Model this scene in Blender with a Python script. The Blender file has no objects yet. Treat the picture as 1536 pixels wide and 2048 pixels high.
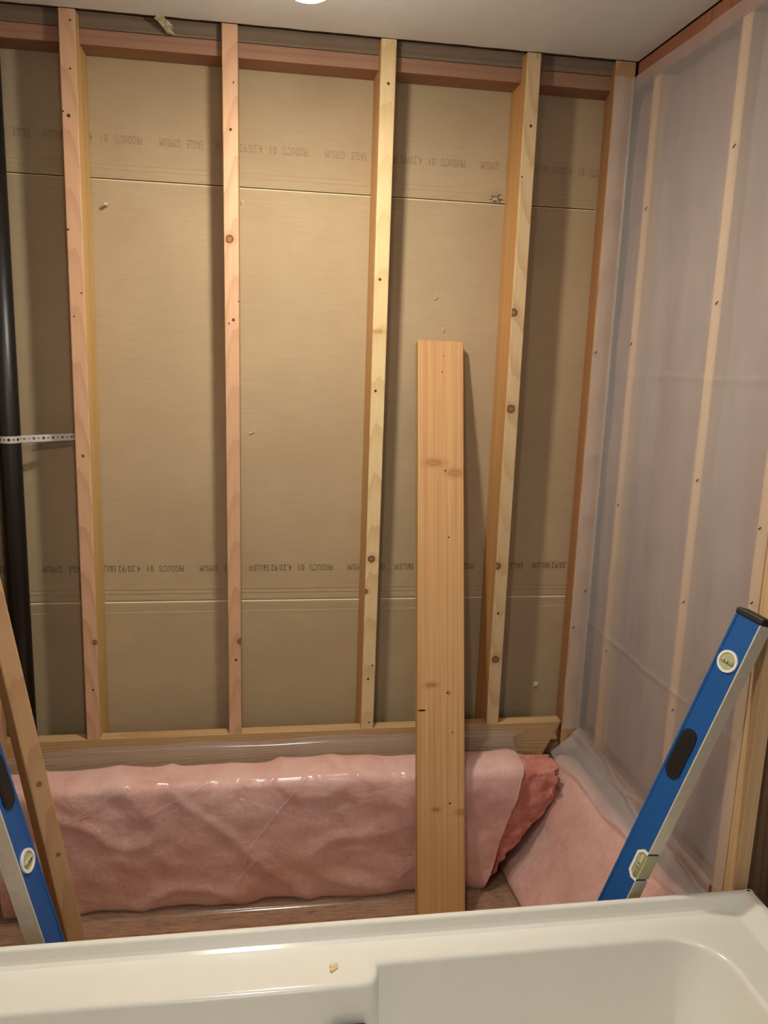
import bpy, bmesh, math, random
from mathutils import Vector, Matrix, noise
random.seed(7)

# ------------------------------------------------------------------ camera, light, exposure
ZF = 0.468                       # height of the framing ledge above the floor
H = 2.440                        # ceiling height
D = 0.1364                       # drywall plane (stud fronts are y = 0)
XR = 1.535                       # face of the right wall studs
XL = -0.232                      # face of the left wall studs
CAM = Vector((0.4934, -2.3148, 1.1578 + ZF))
YAW, PITCH, ROLL, FPX = 0.1594, -0.1963, 0.0338, 1610.645
_f = Vector((math.sin(YAW)*math.cos(PITCH), math.cos(YAW)*math.cos(PITCH), math.sin(PITCH)))
_r0 = Vector((math.cos(YAW), -math.sin(YAW), 0)); _u0 = _r0.cross(_f)
_r = math.cos(ROLL)*_r0 + math.sin(ROLL)*_u0
_u = -math.sin(ROLL)*_r0 + math.cos(ROLL)*_u0
sc = bpy.context.scene
C = sc.collection
cd = bpy.data.cameras.new('camera'); cam = bpy.data.objects.new('camera', cd); C.objects.link(cam)
cd.sensor_fit = 'VERTICAL'; cd.sensor_height = 36.0; cd.lens = FPX*36.0/2048.0
cd.clip_start = 0.01
cam.matrix_world = Matrix(((_r.x, _u.x, -_f.x, CAM.x), (_r.y, _u.y, -_f.y, CAM.y), (_r.z, _u.z, -_f.z, CAM.z), (0, 0, 0, 1)))
sc.camera = cam
sc.view_settings.view_transform = 'Standard'; sc.view_settings.look = 'None'
sc.view_settings.gamma = 1.0; sc.view_settings.use_curve_mapping = False
sc.view_settings.exposure = 0.0
LAMP_STRENGTH = 1020.0
LAMP_COLOR = (1.0, 0.95, 0.84)
DAY_POWER = 10.0
DAY_COLOR = (0.66, 0.80, 1.0)
w = bpy.data.worlds.new('world'); sc.world = w; w.use_nodes = True
w.node_tree.nodes['Background'].inputs[0].default_value = (0.65, 0.78, 1.0, 1)
w.node_tree.nodes['Background'].inputs[1].default_value = 0.3
ld = bpy.data.lights.new('daylight', 'AREA'); ld.shape = 'RECTANGLE'; ld.size = 1.0; ld.size_y = 1.1
ld.energy = DAY_POWER; ld.color = DAY_COLOR
lo = bpy.data.objects.new('daylight', ld); C.objects.link(lo)
lo.location = (0.55, -3.62, 1.5); lo.rotation_euler = (math.radians(90), 0, 0)   # outside the window, facing into the room
sc.cycles.max_bounces = 6; sc.cycles.diffuse_bounces = 3; sc.cycles.glossy_bounces = 2; sc.cycles.transmission_bounces = 3; sc.cycles.transparent_max_bounces = 8
sc.cycles.use_adaptive_sampling = True; sc.cycles.adaptive_threshold = 0.07; sc.cycles.adaptive_min_samples = 12
sc.cycles.caustics_reflective = False; sc.cycles.caustics_refractive = False
sc.cycles.sample_clamp_indirect = 4.0

def at(px, py, axis, val):
    """point of the photograph's pixel on a plane of the room"""
    d = _f + _r*((px-768)/FPX) - _u*((py-1024)/FPX)
    t = (val - CAM[axis])/d[axis]
    return CAM + d*t

# ------------------------------------------------------------------ helpers
def srgb(*c):
    out = []
    for v in c:
        v /= 255.0
        out.append(v/12.92 if v <= 0.04045 else ((v+0.055)/1.055)**2.4)
    return (*out, 1.0)
WLOC = {}
def empty(name, loc=(0, 0, 0), rot=None):
    o = bpy.data.objects.new(name, None); C.objects.link(o)
    o.location = loc; o.empty_display_size = 0.05
    if rot is not None:
        o.matrix_world = Matrix.Translation(Vector(loc)) @ rot.to_4x4()
    WLOC[o.name] = Vector(loc)
    return o
def tag(o, label=None, cat=None, group=None, kind=None):
    if label: o['label'] = label
    if cat: o['category'] = cat
    if group: o['group'] = group
    if kind: o['kind'] = kind
    return o
def mesh_obj(name, me, mats, parent=None, origin=(0, 0, 0), local=False, smooth=False):
    origin = Vector(origin)
    if not isinstance(mats, (list, tuple)): mats = [mats]
    for m in mats: me.materials.append(m)
    if smooth: me.polygons.foreach_set('use_smooth', [True]*len(me.polygons))
    o = bpy.data.objects.new(name, me); C.objects.link(o)
    if local:
        o.location = origin; WLOC[o.name] = Vector((0, 0, 0))
    else:
        o.location = origin - (WLOC.get(parent.name, Vector()) if parent else Vector())
        WLOC[o.name] = origin
    if parent: o.parent = parent
    return o
def from_bm(name, bm, mats, parent=None, origin=(0, 0, 0), local=False, smooth=False):
    """bm in world coordinates (or in the parent's own when local)"""
    origin = Vector(origin)
    bmesh.ops.recalc_face_normals(bm, faces=bm.faces[:])
    bmesh.ops.translate(bm, vec=-origin, verts=bm.verts[:])
    me = bpy.data.meshes.new(name); bm.to_mesh(me); bm.free()
    return mesh_obj(name, me, mats, parent, origin, local, smooth)
def add_box(bm, x0, x1, y0, y1, z0, z1, bev=0.0, seg=2):
    r = bmesh.ops.create_cube(bm, size=1.0)
    for v in r['verts']:
        v.co = Vector((x0+(v.co.x+.5)*(x1-x0), y0+(v.co.y+.5)*(y1-y0), z0+(v.co.z+.5)*(z1-z0)))
    if bev > 0:
        es = list({e for v in r['verts'] for e in v.link_edges})
        bmesh.ops.bevel(bm, geom=es, offset=bev, segments=seg, affect='EDGES', profile=0.5)
def box(name, x0, x1, y0, y1, z0, z1, mat, parent=None, bev=0.0, origin=None, local=False):
    bm = bmesh.new(); add_box(bm, x0, x1, y0, y1, z0, z1, bev)
    if origin is None: origin = ((x0+x1)/2, (y0+y1)/2, z0)
    return from_bm(name, bm, mat, parent, origin, local)
def add_prism(bm, poly, axis, a, b, bev=0.0):
    """poly of 2-D points swept along an axis: axis 0 poly=(y,z), 1 poly=(x,z), 2 poly=(x,y)"""
    def P(q, t):
        return {0: (t, q[0], q[1]), 1: (q[0], t, q[1]), 2: (q[0], q[1], t)}[axis]
    va = [bm.verts.new(P(q, a)) for q in poly]; vb = [bm.verts.new(P(q, b)) for q in poly]
    n = len(poly)
    fs = [bm.faces.new(va[::-1]), bm.faces.new(vb)]
    for i in range(n): fs.append(bm.faces.new((va[i], va[(i+1) % n], vb[(i+1) % n], vb[i])))
    if bev > 0:
        es = list({e for f in fs for e in f.edges})
        bmesh.ops.bevel(bm, geom=es, offset=bev, segments=2, affect='EDGES', profile=0.5)
def prism(name, poly, axis, a, b, mat, parent=None, origin=(0, 0, 0), bev=0.0, local=False, smooth=False):
    bm = bmesh.new(); add_prism(bm, poly, axis, a, b, bev)
    return from_bm(name, bm, mat, parent, origin, local, smooth)
def grid(name, nu, nv, fn, mat, parent=None, origin=(0, 0, 0), smooth=True, closed_u=False):
    origin = Vector(origin)
    vs = []
    for j in range(nv+1):
        for i in range(nu+1): vs.append(Vector(fn(i/nu, j/nv)) - origin)
    fs = []
    for j in range(nv):
        for i in range(nu):
            a = j*(nu+1)+i; fs.append((a, a+1, a+nu+2, a+nu+1))
    me = bpy.data.meshes.new(name); me.from_pydata(vs, [], fs); me.update()
    return mesh_obj(name, me, mat, parent, origin, False, smooth)
def cyl(bm, p0, p1, r0, r1=None, n=24, caps=True):
    p0 = Vector(p0); p1 = Vector(p1); r1 = r0 if r1 is None else r1
    d = (p1-p0).normalized(); a = d.orthogonal().normalized(); b = d.cross(a)
    A = []; B = []
    for i in range(n):
        t = 2*math.pi*i/n; o = a*math.cos(t)+b*math.sin(t)
        A.append(bm.verts.new(p0+o*r0)); B.append(bm.verts.new(p1+o*r1))
    for i in range(n): bm.faces.new((A[i], A[(i+1) % n], B[(i+1) % n], B[i]))
    if caps: bm.faces.new(A[::-1]); bm.faces.new(B)
def lathe(bm, prof, centre, n=32):
    """prof of (r, z)"""
    rows = []
    for r, z in prof:
        rows.append([bm.verts.new((centre[0]+r*math.cos(2*math.pi*i/n), centre[1]+r*math.sin(2*math.pi*i/n), centre[2]+z)) for i in range(n)])
    for k in range(len(rows)-1):
        for i in range(n): bm.faces.new((rows[k][i], rows[k][(i+1) % n], rows[k+1][(i+1) % n], rows[k+1][i]))
    bm.faces.new(rows[0][::-1]); bm.faces.new(rows[-1])
def interp(pts, t):
    """piecewise linear through (key, value...)"""
    if t <= pts[0][0]: return pts[0][1:]
    for a, b in zip(pts, pts[1:]):
        if t <= b[0]:
            k = (t-a[0])/(b[0]-a[0]); return tuple(x+(y-x)*k for x, y in zip(a[1:], b[1:]))
    return pts[-1][1:]
def smooth_path(pts, n):
    """resampled Catmull-Rom through 2-D points"""
    P = [Vector(p) for p in pts]; P = [2*P[0]-P[1]] + P + [2*P[-1]-P[-2]]
    out = []
    for i in range(1, len(P)-2):
        for k in range(12):
            t = k/12
            out.append(0.5*((2*P[i])+(P[i+1]-P[i-1])*t+(2*P[i-1]-5*P[i]+4*P[i+1]-P[i+2])*t*t+(-P[i-1]+3*P[i]-3*P[i+1]+P[i+2])*t**3))
    out.append(P[-2])
    L = [0]
    for a, b in zip(out, out[1:]): L.append(L[-1]+(b-a).length)
    res = []
    j = 0
    for k in range(n+1):
        s = L[-1]*k/n
        while j < len(L)-2 and L[j+1] < s: j += 1
        t = (s-L[j])/max(1e-9, L[j+1]-L[j]); res.append(out[j].lerp(out[j+1], min(1, t)))
    nor = []
    for k in range(n+1):
        d = res[min(n, k+1)]-res[max(0, k-1)]; d.normalize(); nor.append(Vector((d.y, -d.x)))
    return res, nor
def fbm(p, o=4): return noise.fractal(Vector(p), 1.0, 2.0, o)
def ridge(p):
    return 1.0-min(1.0, abs(noise.noise(Vector(p)))*2.6)

# ------------------------------------------------------------------ materials
class NT:
    def __init__(s, name):
        s.m = bpy.data.materials.new(name); s.m.use_nodes = True
        s.t = s.m.node_tree; s.b = s.t.nodes['Principled BSDF']; s.out = s.t.nodes['Material Output']
    def n(s, typ, **kw):
        x = s.t.nodes.new(typ)
        for k, v in kw.items():
            if k.startswith('i_'):
                k = k[2:]; k = int(k) if k.isdigit() else k.replace('_', ' ')
                x.inputs[k].default_value = v
            else: setattr(x, k, v)
        return x
    def l(s, a, b): s.t.links.new(a, b)
    def co(s, scale=(1, 1, 1), loc=(0, 0, 0), rot=(0, 0, 0)):
        tc = s.n('ShaderNodeTexCoord'); mp = s.n('ShaderNodeMapping')
        mp.inputs['Scale'].default_value = scale; mp.inputs['Location'].default_value = loc; mp.inputs['Rotation'].default_value = rot
        s.l(tc.outputs['Object'], mp.inputs['Vector']); return mp.outputs[0]
    def noise(s, vec, scale=5, detail=4, rough=.5, dist=0):
        x = s.n('ShaderNodeTexNoise', i_Scale=scale, i_Detail=detail, i_Roughness=rough, i_Distortion=dist)
        s.l(vec, x.inputs['Vector']); return x.outputs[0]
    def ramp(s, fac, stops):
        x = s.n('ShaderNodeValToRGB'); e = x.color_ramp.elements
        while len(e) < len(stops): e.new(0.5)
        for k, (p, c) in enumerate(stops): e[k].position = p; e[k].color = c
        s.l(fac, x.inputs[0]); return x.outputs[0]
    def mix(s, fac, a, b, mode='MIX'):
        x = s.n('ShaderNodeMix', data_type='RGBA', blend_type=mode)
        for k, v in ((0, fac), (6, a), (7, b)):
            if hasattr(v, 'links') or hasattr(v, 'is_linked'): s.l(v, x.inputs[k])
            else: x.inputs[k].default_value = v
        return x.outputs[2]
    def maprange(s, v, a, b, c, d, smooth=True):
        x = s.n('ShaderNodeMapRange', interpolation_type='SMOOTHSTEP' if smooth else 'LINEAR')
        for k, q in ((1, a), (2, b), (3, c), (4, d)): x.inputs[k].default_value = q
        s.l(v, x.inputs[0]); return x.outputs[0]
    def math(s, op, a, b=0.0):
        x = s.n('ShaderNodeMath', operation=op)
        for k, v in ((0, a), (1, b)):
            if hasattr(v, 'is_linked'): s.l(v, x.inputs[k])
            else: x.inputs[k].default_value = v
        return x.outputs[0]
    def bump(s, h, strength=.3, dist=.002):
        x = s.n('ShaderNodeBump'); x.inputs['Strength'].default_value = strength; x.inputs['Distance'].default_value = dist
        s.l(h, x.inputs['Height']); s.l(x.outputs[0], s.b.inputs['Normal']); return x.outputs[0]
def plain(name, col, rough=.5, metal=0.0, spec=.5, var=0.0, vscale=20, bump=0.0, bscale=200, coat=0.0):
    t = NT(name); t.b.inputs['Base Color'].default_value = col
    t.b.inputs['Roughness'].default_value = rough; t.b.inputs['Metallic'].default_value = metal
    t.b.inputs['Specular IOR Level'].default_value = spec; t.b.inputs['Coat Weight'].default_value = coat
    v = t.co()
    if var > 0:
        nz = t.noise(v, vscale, 5, .6)
        t.l(t.mix(t.maprange(nz, .3, .7, 0, 1), tuple(c*(1-var) for c in col[:3])+(1,), tuple(min(1, c*(1+var)) for c in col[:3])+(1,)), t.b.inputs['Base Color'])
    if bump > 0: t.bump(t.noise(v, bscale, 3), bump, .001)
    return t.m
def wood(name, light, dark, seed=0, ring=1.0, fine=1.0, knots=(), holes=(), straight=False, rough=.62, swap=False, contrast=1.0):
    """grain along local z; knots/holes are (x, z, r[, stretch]) on the face seen along local y"""
    light = tuple(c*.87 for c in light[:3])+(1,); dark = tuple(c*.84 for c in dark[:3])+(1,)
    t = NT(name); rnd = random.Random(seed)
    off = (rnd.uniform(-9, 9), rnd.uniform(-9, 9), rnd.uniform(-9, 9))
    tc = t.n('ShaderNodeTexCoord')
    # slow wander of the grain
    v0 = t.co((3, 3, 1.1), off); wander = t.noise(v0, 1.6, 2, .5)
    if straight:
        v1 = t.co((95*ring, 55*ring, .7), off)
        g = t.noise(v1, 1.0, 3, .55, .6)
        rings = t.maprange(g, .36, .66, 0, 1)
    else:
        v1 = t.co((11*ring, 11*ring, .55*ring), (rnd.uniform(-.25, .25), rnd.uniform(-.3, .3), rnd.uniform(-3, 3)))
        wv = t.n('ShaderNodeTexWave', wave_type='RINGS', rings_direction='SPHERICAL', wave_profile='SAW', i_Scale=2.6, i_Distortion=2.4, i_Detail=2.0)
        wv.inputs['Detail Scale'].default_value = .8
        t.l(v1, wv.inputs['Vector']); rings = t.maprange(wv.outputs['Fac'], .45, 1.0, 0, 1)
    fg = t.noise(t.co((240*fine, 240*fine, 4.5), off), 1.0, 3, .6)
    base = t.mix(t.math('MULTIPLY', rings, .55*contrast), light, dark)
    base = t.mix(t.math('MULTIPLY', t.maprange(fg, .35, .75, 0, 1), .28*contrast), base, dark)
    mid = tuple((a*.55+b*.45) for a, b in zip(light, dark))
    base = t.mix(t.math('MULTIPLY', t.maprange(wander, .3, .75, 0, 1), .5), base, mid)
    fl = t.n('ShaderNodeVectorMath', operation='MULTIPLY'); fl.inputs[1].default_value = (1, 0, 1)
    t.l(tc.outputs['Object'], fl.inputs[0]); flat = fl.outputs[0]
    wob = t.noise(tc.outputs['Object'], 130, 2)
    def dist(k):
        x, z, r = k[:3]; st = k[3] if len(k) > 3 else 1.0
        s = t.n('ShaderNodeVectorMath', operation='SUBTRACT'); s.inputs[1].default_value = (x, 0, z); t.l(flat, s.inputs[0])
        m = t.n('ShaderNodeVectorMath', operation='MULTIPLY'); m.inputs[1].default_value = (1/r/st, 0, 1/r); t.l(s.outputs[0], m.inputs[0])
        ln = t.n('ShaderNodeVectorMath', operation='LENGTH'); t.l(m.outputs[0], ln.inputs[0])
        return t.math('ADD', ln.outputs['Value'], t.math('MULTIPLY', t.math('SUBTRACT', wob, .5), .7))
    kb = srgb(150, 98, 55); kd = srgb(74, 44, 26)
    for k in knots:
        d = dist(k)
        op = k[4] if len(k) > 4 else .95
        halo = t.maprange(d, 1.0, 2.6, .5, 0)
        base = t.mix(halo, base, dark)
        kc = t.mix(t.maprange(d, .35, .9, 0, 1), kb, kd)
        base = t.mix(t.maprange(d, .8, 1.2, op, 0), base, kc)
    for k in holes:
        base = t.mix(t.maprange(dist(k), .7, 1.1, .95, 0), base, srgb(38, 24, 16))
    t.l(base, t.b.inputs['Base Color']); t.b.inputs['Roughness'].default_value = rough
    t.b.inputs['Specular IOR Level'].default_value = .3
    t.bump(t.math('ADD', fg, rings), .25, .0006)
    return t.m
def film(name, haze=.5, tint=(.92, .88, .84, 1), rough=.22, wr=.35, wscale=9, stretch=(1, 1, .35), spec=.5):
    """thin polythene: part clear, part milky, with a sheen"""
    t = NT(name)
    tr = t.n('ShaderNodeBsdfTransparent'); tr.inputs[0].default_value = (.985, .975, .965, 1)
    df = t.n('ShaderNodeBsdfDiffuse'); df.inputs[0].default_value = tint
    tl = t.n('ShaderNodeBsdfTranslucent'); tl.inputs[0].default_value = tint
    gl = t.n('ShaderNodeBsdfGlossy'); gl.inputs['Roughness'].default_value = rough; gl.inputs[0].default_value = (1, 1, 1, 1)
    nz = t.noise(t.co(stretch), wscale, 5, .55, .4)
    bp = t.n('ShaderNodeBump'); bp.inputs['Strength'].default_value = wr; bp.inputs['Distance'].default_value = .01
    t.l(nz, bp.inputs['Height'])
    for x in (df, gl): t.l(bp.outputs[0], x.inputs['Normal'])
    a = t.n('ShaderNodeMixShader'); a.inputs[0].default_value = .4; t.l(df.outputs[0], a.inputs[1]); t.l(tl.outputs[0], a.inputs[2])
    b = t.n('ShaderNodeMixShader')
    hz = t.maprange(t.noise(t.co(stretch, (3, 1, 2)), wscale*.7, 4), .3, .7, haze*.86, min(1, haze*1.14))
    at_ = t.n('ShaderNodeAttribute', attribute_name='crease')
    hz = t.math('MINIMUM', t.math('ADD', hz, t.math('MULTIPLY', at_.outputs['Fac'], .55)), 1.0)
    t.l(hz, b.inputs[0]); t.l(tr.outputs[0], b.inputs[1]); t.l(a.outputs[0], b.inputs[2])
    fr = t.n('ShaderNodeLayerWeight'); fr.inputs[0].default_value = .5; t.l(bp.outputs[0], fr.inputs['Normal'])
    fz = t.math('ADD', t.math('MULTIPLY', t.math('POWER', fr.outputs['Facing'], 5.0), .8), .05)
    c = t.n('ShaderNodeMixShader'); t.l(t.math('MULTIPLY', fz, spec*2), c.inputs[0]); t.l(b.outputs[0], c.inputs[1]); t.l(gl.outputs[0], c.inputs[2])
    t.l(c.outputs[0], t.out.inputs['Surface']); return t.m
def fibre(name, c1, c2, c3, scale=14, bump=.6):
    t = NT(name); v = t.co((1, 1, 1.0))
    a = t.noise(v, scale, 6, .65, .5); b = t.noise(t.co((1, 1, 1), (5, 2, 7)), scale*6, 4, .7)
    col = t.ramp(a, [(.28, c1), (.5, c2), (.74, c3)])
    col = t.mix(t.math('MULTIPLY', t.maprange(b, .35, .7, 0, 1), .3), col, c1)
    t.l(col, t.b.inputs['Base Color']); t.b.inputs['Roughness'].default_value = .95; t.b.inputs['Specular IOR Level'].default_value = .08
    t.b.inputs['Sheen Weight'].default_value = .1
    t.bump(t.math('ADD', a, b), bump, .012); return t.m

def mat_drywall():
    t = NT('kraft_drywall_paper')
    v = t.co(); a = t.noise(v, 3.0, 5, .6); b = t.noise(t.co((1, 1, 26)), 9, 4, .6); c = t.noise(v, 420, 2)
    col = t.mix(t.maprange(a, .3, .7, 0, 1), srgb(174, 151, 118), srgb(183, 160, 126))
    col = t.mix(t.math('MULTIPLY', t.maprange(b, .4, .7, 0, 1), .3), col, srgb(164, 140, 107))
    sp = t.noise(t.co((1, 1, 1), (4, 4, 4)), 130, 2); col = t.mix(t.maprange(sp, .76, .8, 0, .5), col, srgb(206, 188, 152))
    t.l(col, t.b.inputs['Base Color']); t.b.inputs['Roughness'].default_value = .85; t.b.inputs['Specular IOR Level'].default_value = .15
    t.bump(t.math('ADD', b, c), .12, .0008); return t.m
def mat_floor():
    t = NT('plywood_subfloor')
    v = t.co((1, 4.5, 1)); a = t.noise(v, 14, 6, .62, 1.8); b = t.noise(t.co((3, 60, 1)), 4, 4, .6, .5)
    col = t.ramp(a, [(.3, srgb(112, 74, 48)), (.48, srgb(164, 118, 82)), (.6, srgb(182, 136, 96)), (.75, srgb(140, 96, 64))])
    col = t.mix(t.math('MULTIPLY', t.maprange(b, .45, .75, 0, 1), .5), col, srgb(96, 62, 40))
    t.l(col, t.b.inputs['Base Color']); t.b.inputs['Roughness'].default_value = .75; t.bump(a, .2, .001); return t.m
M = {}
M['drywall'] = mat_drywall()
M['floor'] = mat_floor()
M['ceil'] = plain('ceiling_paint', srgb(224, 224, 222), .9, spec=.2, var=.02, bump=.25, bscale=260)
M['paint'] = plain('wall_paint', srgb(205, 196, 182), .85, spec=.2, var=.02, bump=.1)
M['ivory'] = plain('ivory_edge_paper', srgb(232, 214, 178), .85, spec=.15)
M['print'] = plain('printing_ink', srgb(104, 78, 56), .9, spec=.1, var=.25, vscale=260)
M['print_faint'] = plain('faded_printing_ink', srgb(148, 123, 94), .9, spec=.1, var=.12, vscale=260)
M['plate_red'] = wood('fir_plate', srgb(178, 124, 94), srgb(126, 78, 56), 21, 1.2, rough=.7)
M['plate_grey'] = wood('weathered_plate', srgb(146, 124, 104), srgb(98, 82, 70), 22, 1.2, rough=.75)
M['strip'] = wood('ledger', srgb(208, 172, 122), srgb(150, 106, 62), 23, 1.5)
M['stud_pale'] = wood('spruce', srgb(228, 196, 146), srgb(196, 152, 98), 24, 1.3)
M['stud_pink'] = wood('fir', srgb(220, 172, 132), srgb(190, 134, 96), 25)
M['film_wall'] = film('vapour_film', .42, (.90, .85, .82, 1), .36, .15, 6, (1, 1, .25), .26)
M['film_batt'] = film('clear_polythene', .12, (.90, .84, .82, 1), .17, .05, 10, (1, 1, 1), .55)
M['pink'] = fibre('pink_glass_wool', srgb(230, 166, 152), srgb(245, 196, 184), srgb(251, 214, 203), 9, .35)
M['pink_torn'] = fibre('torn_pink_glass_wool', srgb(222, 126, 110), srgb(236, 152, 134), srgb(245, 184, 164), 24, .8)
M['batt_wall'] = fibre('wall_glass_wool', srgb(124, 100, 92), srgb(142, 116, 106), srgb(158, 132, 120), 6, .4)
M['abs'] = plain('black_pipe_plastic', srgb(34, 30, 28), .38, spec=.4, var=.1)
M['zinc'] = plain('galvanised_steel', srgb(206, 200, 190), .5, .35, var=.06)
M['dark_steel'] = plain('dark_steel', srgb(60, 48, 40), .5, .5)
M['tub'] = plain('white_acrylic', srgb(236, 232, 220), .16, spec=.5, var=.008, coat=.3)
M['blue'] = plain('blue_painted_aluminium', srgb(30, 92, 160), .38, .15, var=.03)
M['alu'] = plain('brushed_aluminium', srgb(214, 205, 184), .42, .2, var=.05, vscale=60)
M['black'] = plain('black_rubber', srgb(26, 24, 23), .55, var=.1)
M['white_plastic'] = plain('white_plastic', srgb(238, 234, 222), .35)
def mat_vial():
    t = NT('vial_liquid'); t.b.inputs['Base Color'].default_value = srgb(222, 218, 170)
    t.b.inputs['Roughness'].default_value = .08; t.b.inputs['Transmission Weight'].default_value = .35; t.b.inputs['IOR'].default_value = 1.3
    return t.m
M['vial'] = mat_vial()
M['porcelain'] = plain('white_porcelain', srgb(230, 226, 216), .3)
M['paper'] = plain('white_paper', srgb(220, 216, 212), .85)
M['gypsum'] = plain('torn_gypsum_paper', srgb(182, 166, 136), .9, var=.1, vscale=80)
M['shaving'] = plain('wood_shaving', srgb(232, 206, 156), .7)
M['panel'] = wood('brown_panel', srgb(132, 102, 74), srgb(92, 66, 46), 31, .8, rough=.75)
t = NT('bulb_glow'); e = t.n('ShaderNodeEmission'); e.inputs[0].default_value = (*LAMP_COLOR, 1); e.inputs[1].default_value = LAMP_STRENGTH
t.l(e.outputs[0], t.out.inputs[0]); M['bulb'] = t.m
M['bulb_dim'] = t.m.copy(); M['bulb_dim'].name = 'dimmer_bulb_glow'; [n for n in M['bulb_dim'].node_tree.nodes if n.type == 'EMISSION'][0].inputs[1].default_value = LAMP_STRENGTH*.68
t = NT('window_glass'); g = t.n('ShaderNodeBsdfTransparent'); t.l(g.outputs[0], t.out.inputs[0]); M['glass'] = t.m

# ------------------------------------------------------------------ the setting
floor = tag(box('floor', XL-.12, 2.3, -3.4, .3, -.03, 0, M['floor']), kind='structure')
ceil_root = tag(empty('ceiling', (.6, -1.6, H)), kind='structure')
def ceiling_board():
    # the plasterboard edge over the framing is a little ragged
    bm = bmesh.new(); pts = []
    n = 90
    for i in range(n+1):
        x = -.36+(XR+.002+.36)*i/n
        pts.append((x, -.006+.004*noise.noise(Vector((x*17, 3, 1)))+.002*noise.noise(Vector((x*60, 9, 1)))))
    poly = pts + [(XR+.002, -.88), (2.3, -.88), (2.3, -3.4), (-.36, -3.4)]
    add_prism(bm, poly, 2, H, H+.0127)
    return from_bm('ceiling_board', bm, M['ceil'], ceil_root, (.6, -1.6, H))
ceiling_board()
box('backing_board', -.4, 2.3, -3.4, .3, H+.016, H+.03, M['plate_grey'], ceil_root)
def torn(name, c, rad, mat, parent, seed, ny=(0, -1, 0), depth=.008, stretch=1.0):
    """crumpled scrap of torn paper standing off a surface"""
    rnd = random.Random(seed); jit = [rnd.uniform(.55, 1.35) for _ in range(17)]; N = Vector(ny).normalized(); T = N.orthogonal().normalized()
    if abs(N.z) < .5: T = N.cross(Vector((0, 0, 1))).normalized()
    B2 = N.cross(T)
    vs = []; fs = []; n = 17
    for ring_ in range(4):
        for i in range(n):
            a = 2*math.pi*i/n; r = rad*(ring_+.4)/3.4*(1+.45*noise.noise(Vector((math.cos(a)*2, math.sin(a)*2, seed))))*(jit[i] if ring_ > 1 else 1)
            h = depth*(.15+abs(noise.noise(Vector((a*1.3, ring_*.9, seed*3.1))))*1.6)*(1 if ring_ else .6)
            vs.append(Vector(c)+T*math.cos(a)*r*stretch+B2*math.sin(a)*r+N*h)
    for k in range(3):
        for i in range(n): fs.append((k*n+i, k*n+(i+1) % n, (k+1)*n+(i+1) % n, (k+1)*n+i))
    fs.append(tuple(range(n))[::-1])
    me = bpy.data.meshes.new(name); o0 = Vector(c)
    me.from_pydata([v-o0 for v in vs], [], fs); me.update()
    o = mesh_obj(name, me, mat, parent, c)
    md = o.modifiers.new('solid', 'SOLIDIFY'); md.thickness = .0012
    return o
tp = at(318, 44, 1, .012); torn('paper_scrap', (tp.x+.012, .006, H-.006), .017, M['gypsum'], ceil_root, 4, (0, -.5, -.85), .008, 2.2)

# ---- back wall
wb = tag(empty('wall_back', (.65, .14, 0)), kind='structure')
def panel(z0, z1, top_free=False):
    """sheet of drywall with tapered, paper-folded long edges"""
    y = D
    prof = [(y+.0127, z0), (y+.0127, z1)]
    prof += [(y+.0062, z1), (y+.0018, z1-.0022), (y, z1-.0042), (y-.0004, z1-.009), (y+.0003, z1-.034), (y-.0005, z1-.037), (y, z1-.05)]
    prof += [(y, z0+.05), (y-.0005, z0+.037), (y+.0004, z0+.033), (y-.0004, z0+.024), (y+.0005, z0+.021), (y-.0004, z0+.005), (y+.0002, z0+.001), (y+.0015, z0)]
    bm = bmesh.new(); add_prism(bm, prof, 0, XL-.12, XR+.1)
    bmesh.ops.recalc_face_normals(bm, faces=bm.faces[:])
    for f in bm.faces:
        c = f.calc_center_median(); f.material_index = 1 if (z1-c.z < .0035 or c.z-z0 < .0012) and c.y < y+.006 else 0
    return from_bm('drywall_panel', bm, [M['drywall'], M['ivory']], wb, (.65, y, z0))
box('sky_blocker', XL-.12, XR+.1, D+.014, D+.03, 0, H+.012, M['panel'], wb)  # added dark sheet, stops sky light showing through the drywall seams
SEAM1, SEAM2 = 1.602+ZF, .383+ZF
p_top = panel(SEAM1+.0012, H+.012)
p_mid = panel(SEAM2+.0003, SEAM1-.0008)
p_low = panel(.20, SEAM2-.0003)
def lettering(s, x_right, width, z, height, mat, parent):
    """stencilled words, upside down as the sheet hangs"""
    cu = bpy.data.curves.new('lettering', 'FONT'); cu.body = s; cu.size = 1.0; cu.resolution_u = 2; cu.space_character = 1.15
    to = bpy.data.objects.new('lettering_source', cu); C.objects.link(to)
    bpy.context.view_layer.update()
    me = bpy.data.meshes.new_from_object(to.evaluated_get(bpy.context.evaluated_depsgraph_get()))
    bpy.data.objects.remove(to); bpy.data.curves.remove(cu)
    xs = [v.co.x for v in me.vertices]; ys = [v.co.y for v in me.vertices]
    x0, x1, y0, y1 = min(xs), max(xs), 0.0, .70
    for v in me.vertices:
        a = (v.co.x-x0)/(x1-x0); b = (v.co.y-y0)/(y1-y0)
        v.co = Vector((-a*width, -.0007, -b*height))
    me.name = 'lettering'
    return mesh_obj('printed_lettering', me, mat, parent, (x_right, D, z))
WORDS = [('EAGLE', -.166, .043), ('GYPSUM', -.104, .055), ('PRODUCTS', 0.0, .072), ('01', .089, .018), ('4,20/92', .128, .064), ('E&ILLEW', .200, .060)]
def print_row(x_first, z, h, mat, parent, n):
    for k in range(n):
        for s, off, wd in WORDS:
            xr = x_first + k*.458 - off
            if xr-wd > XR-.02 or xr < XL+.02: continue
            lettering(s, xr, wd, z+h/2, h, mat, parent)
xa = at(283, 282, 1, D).x
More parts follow.
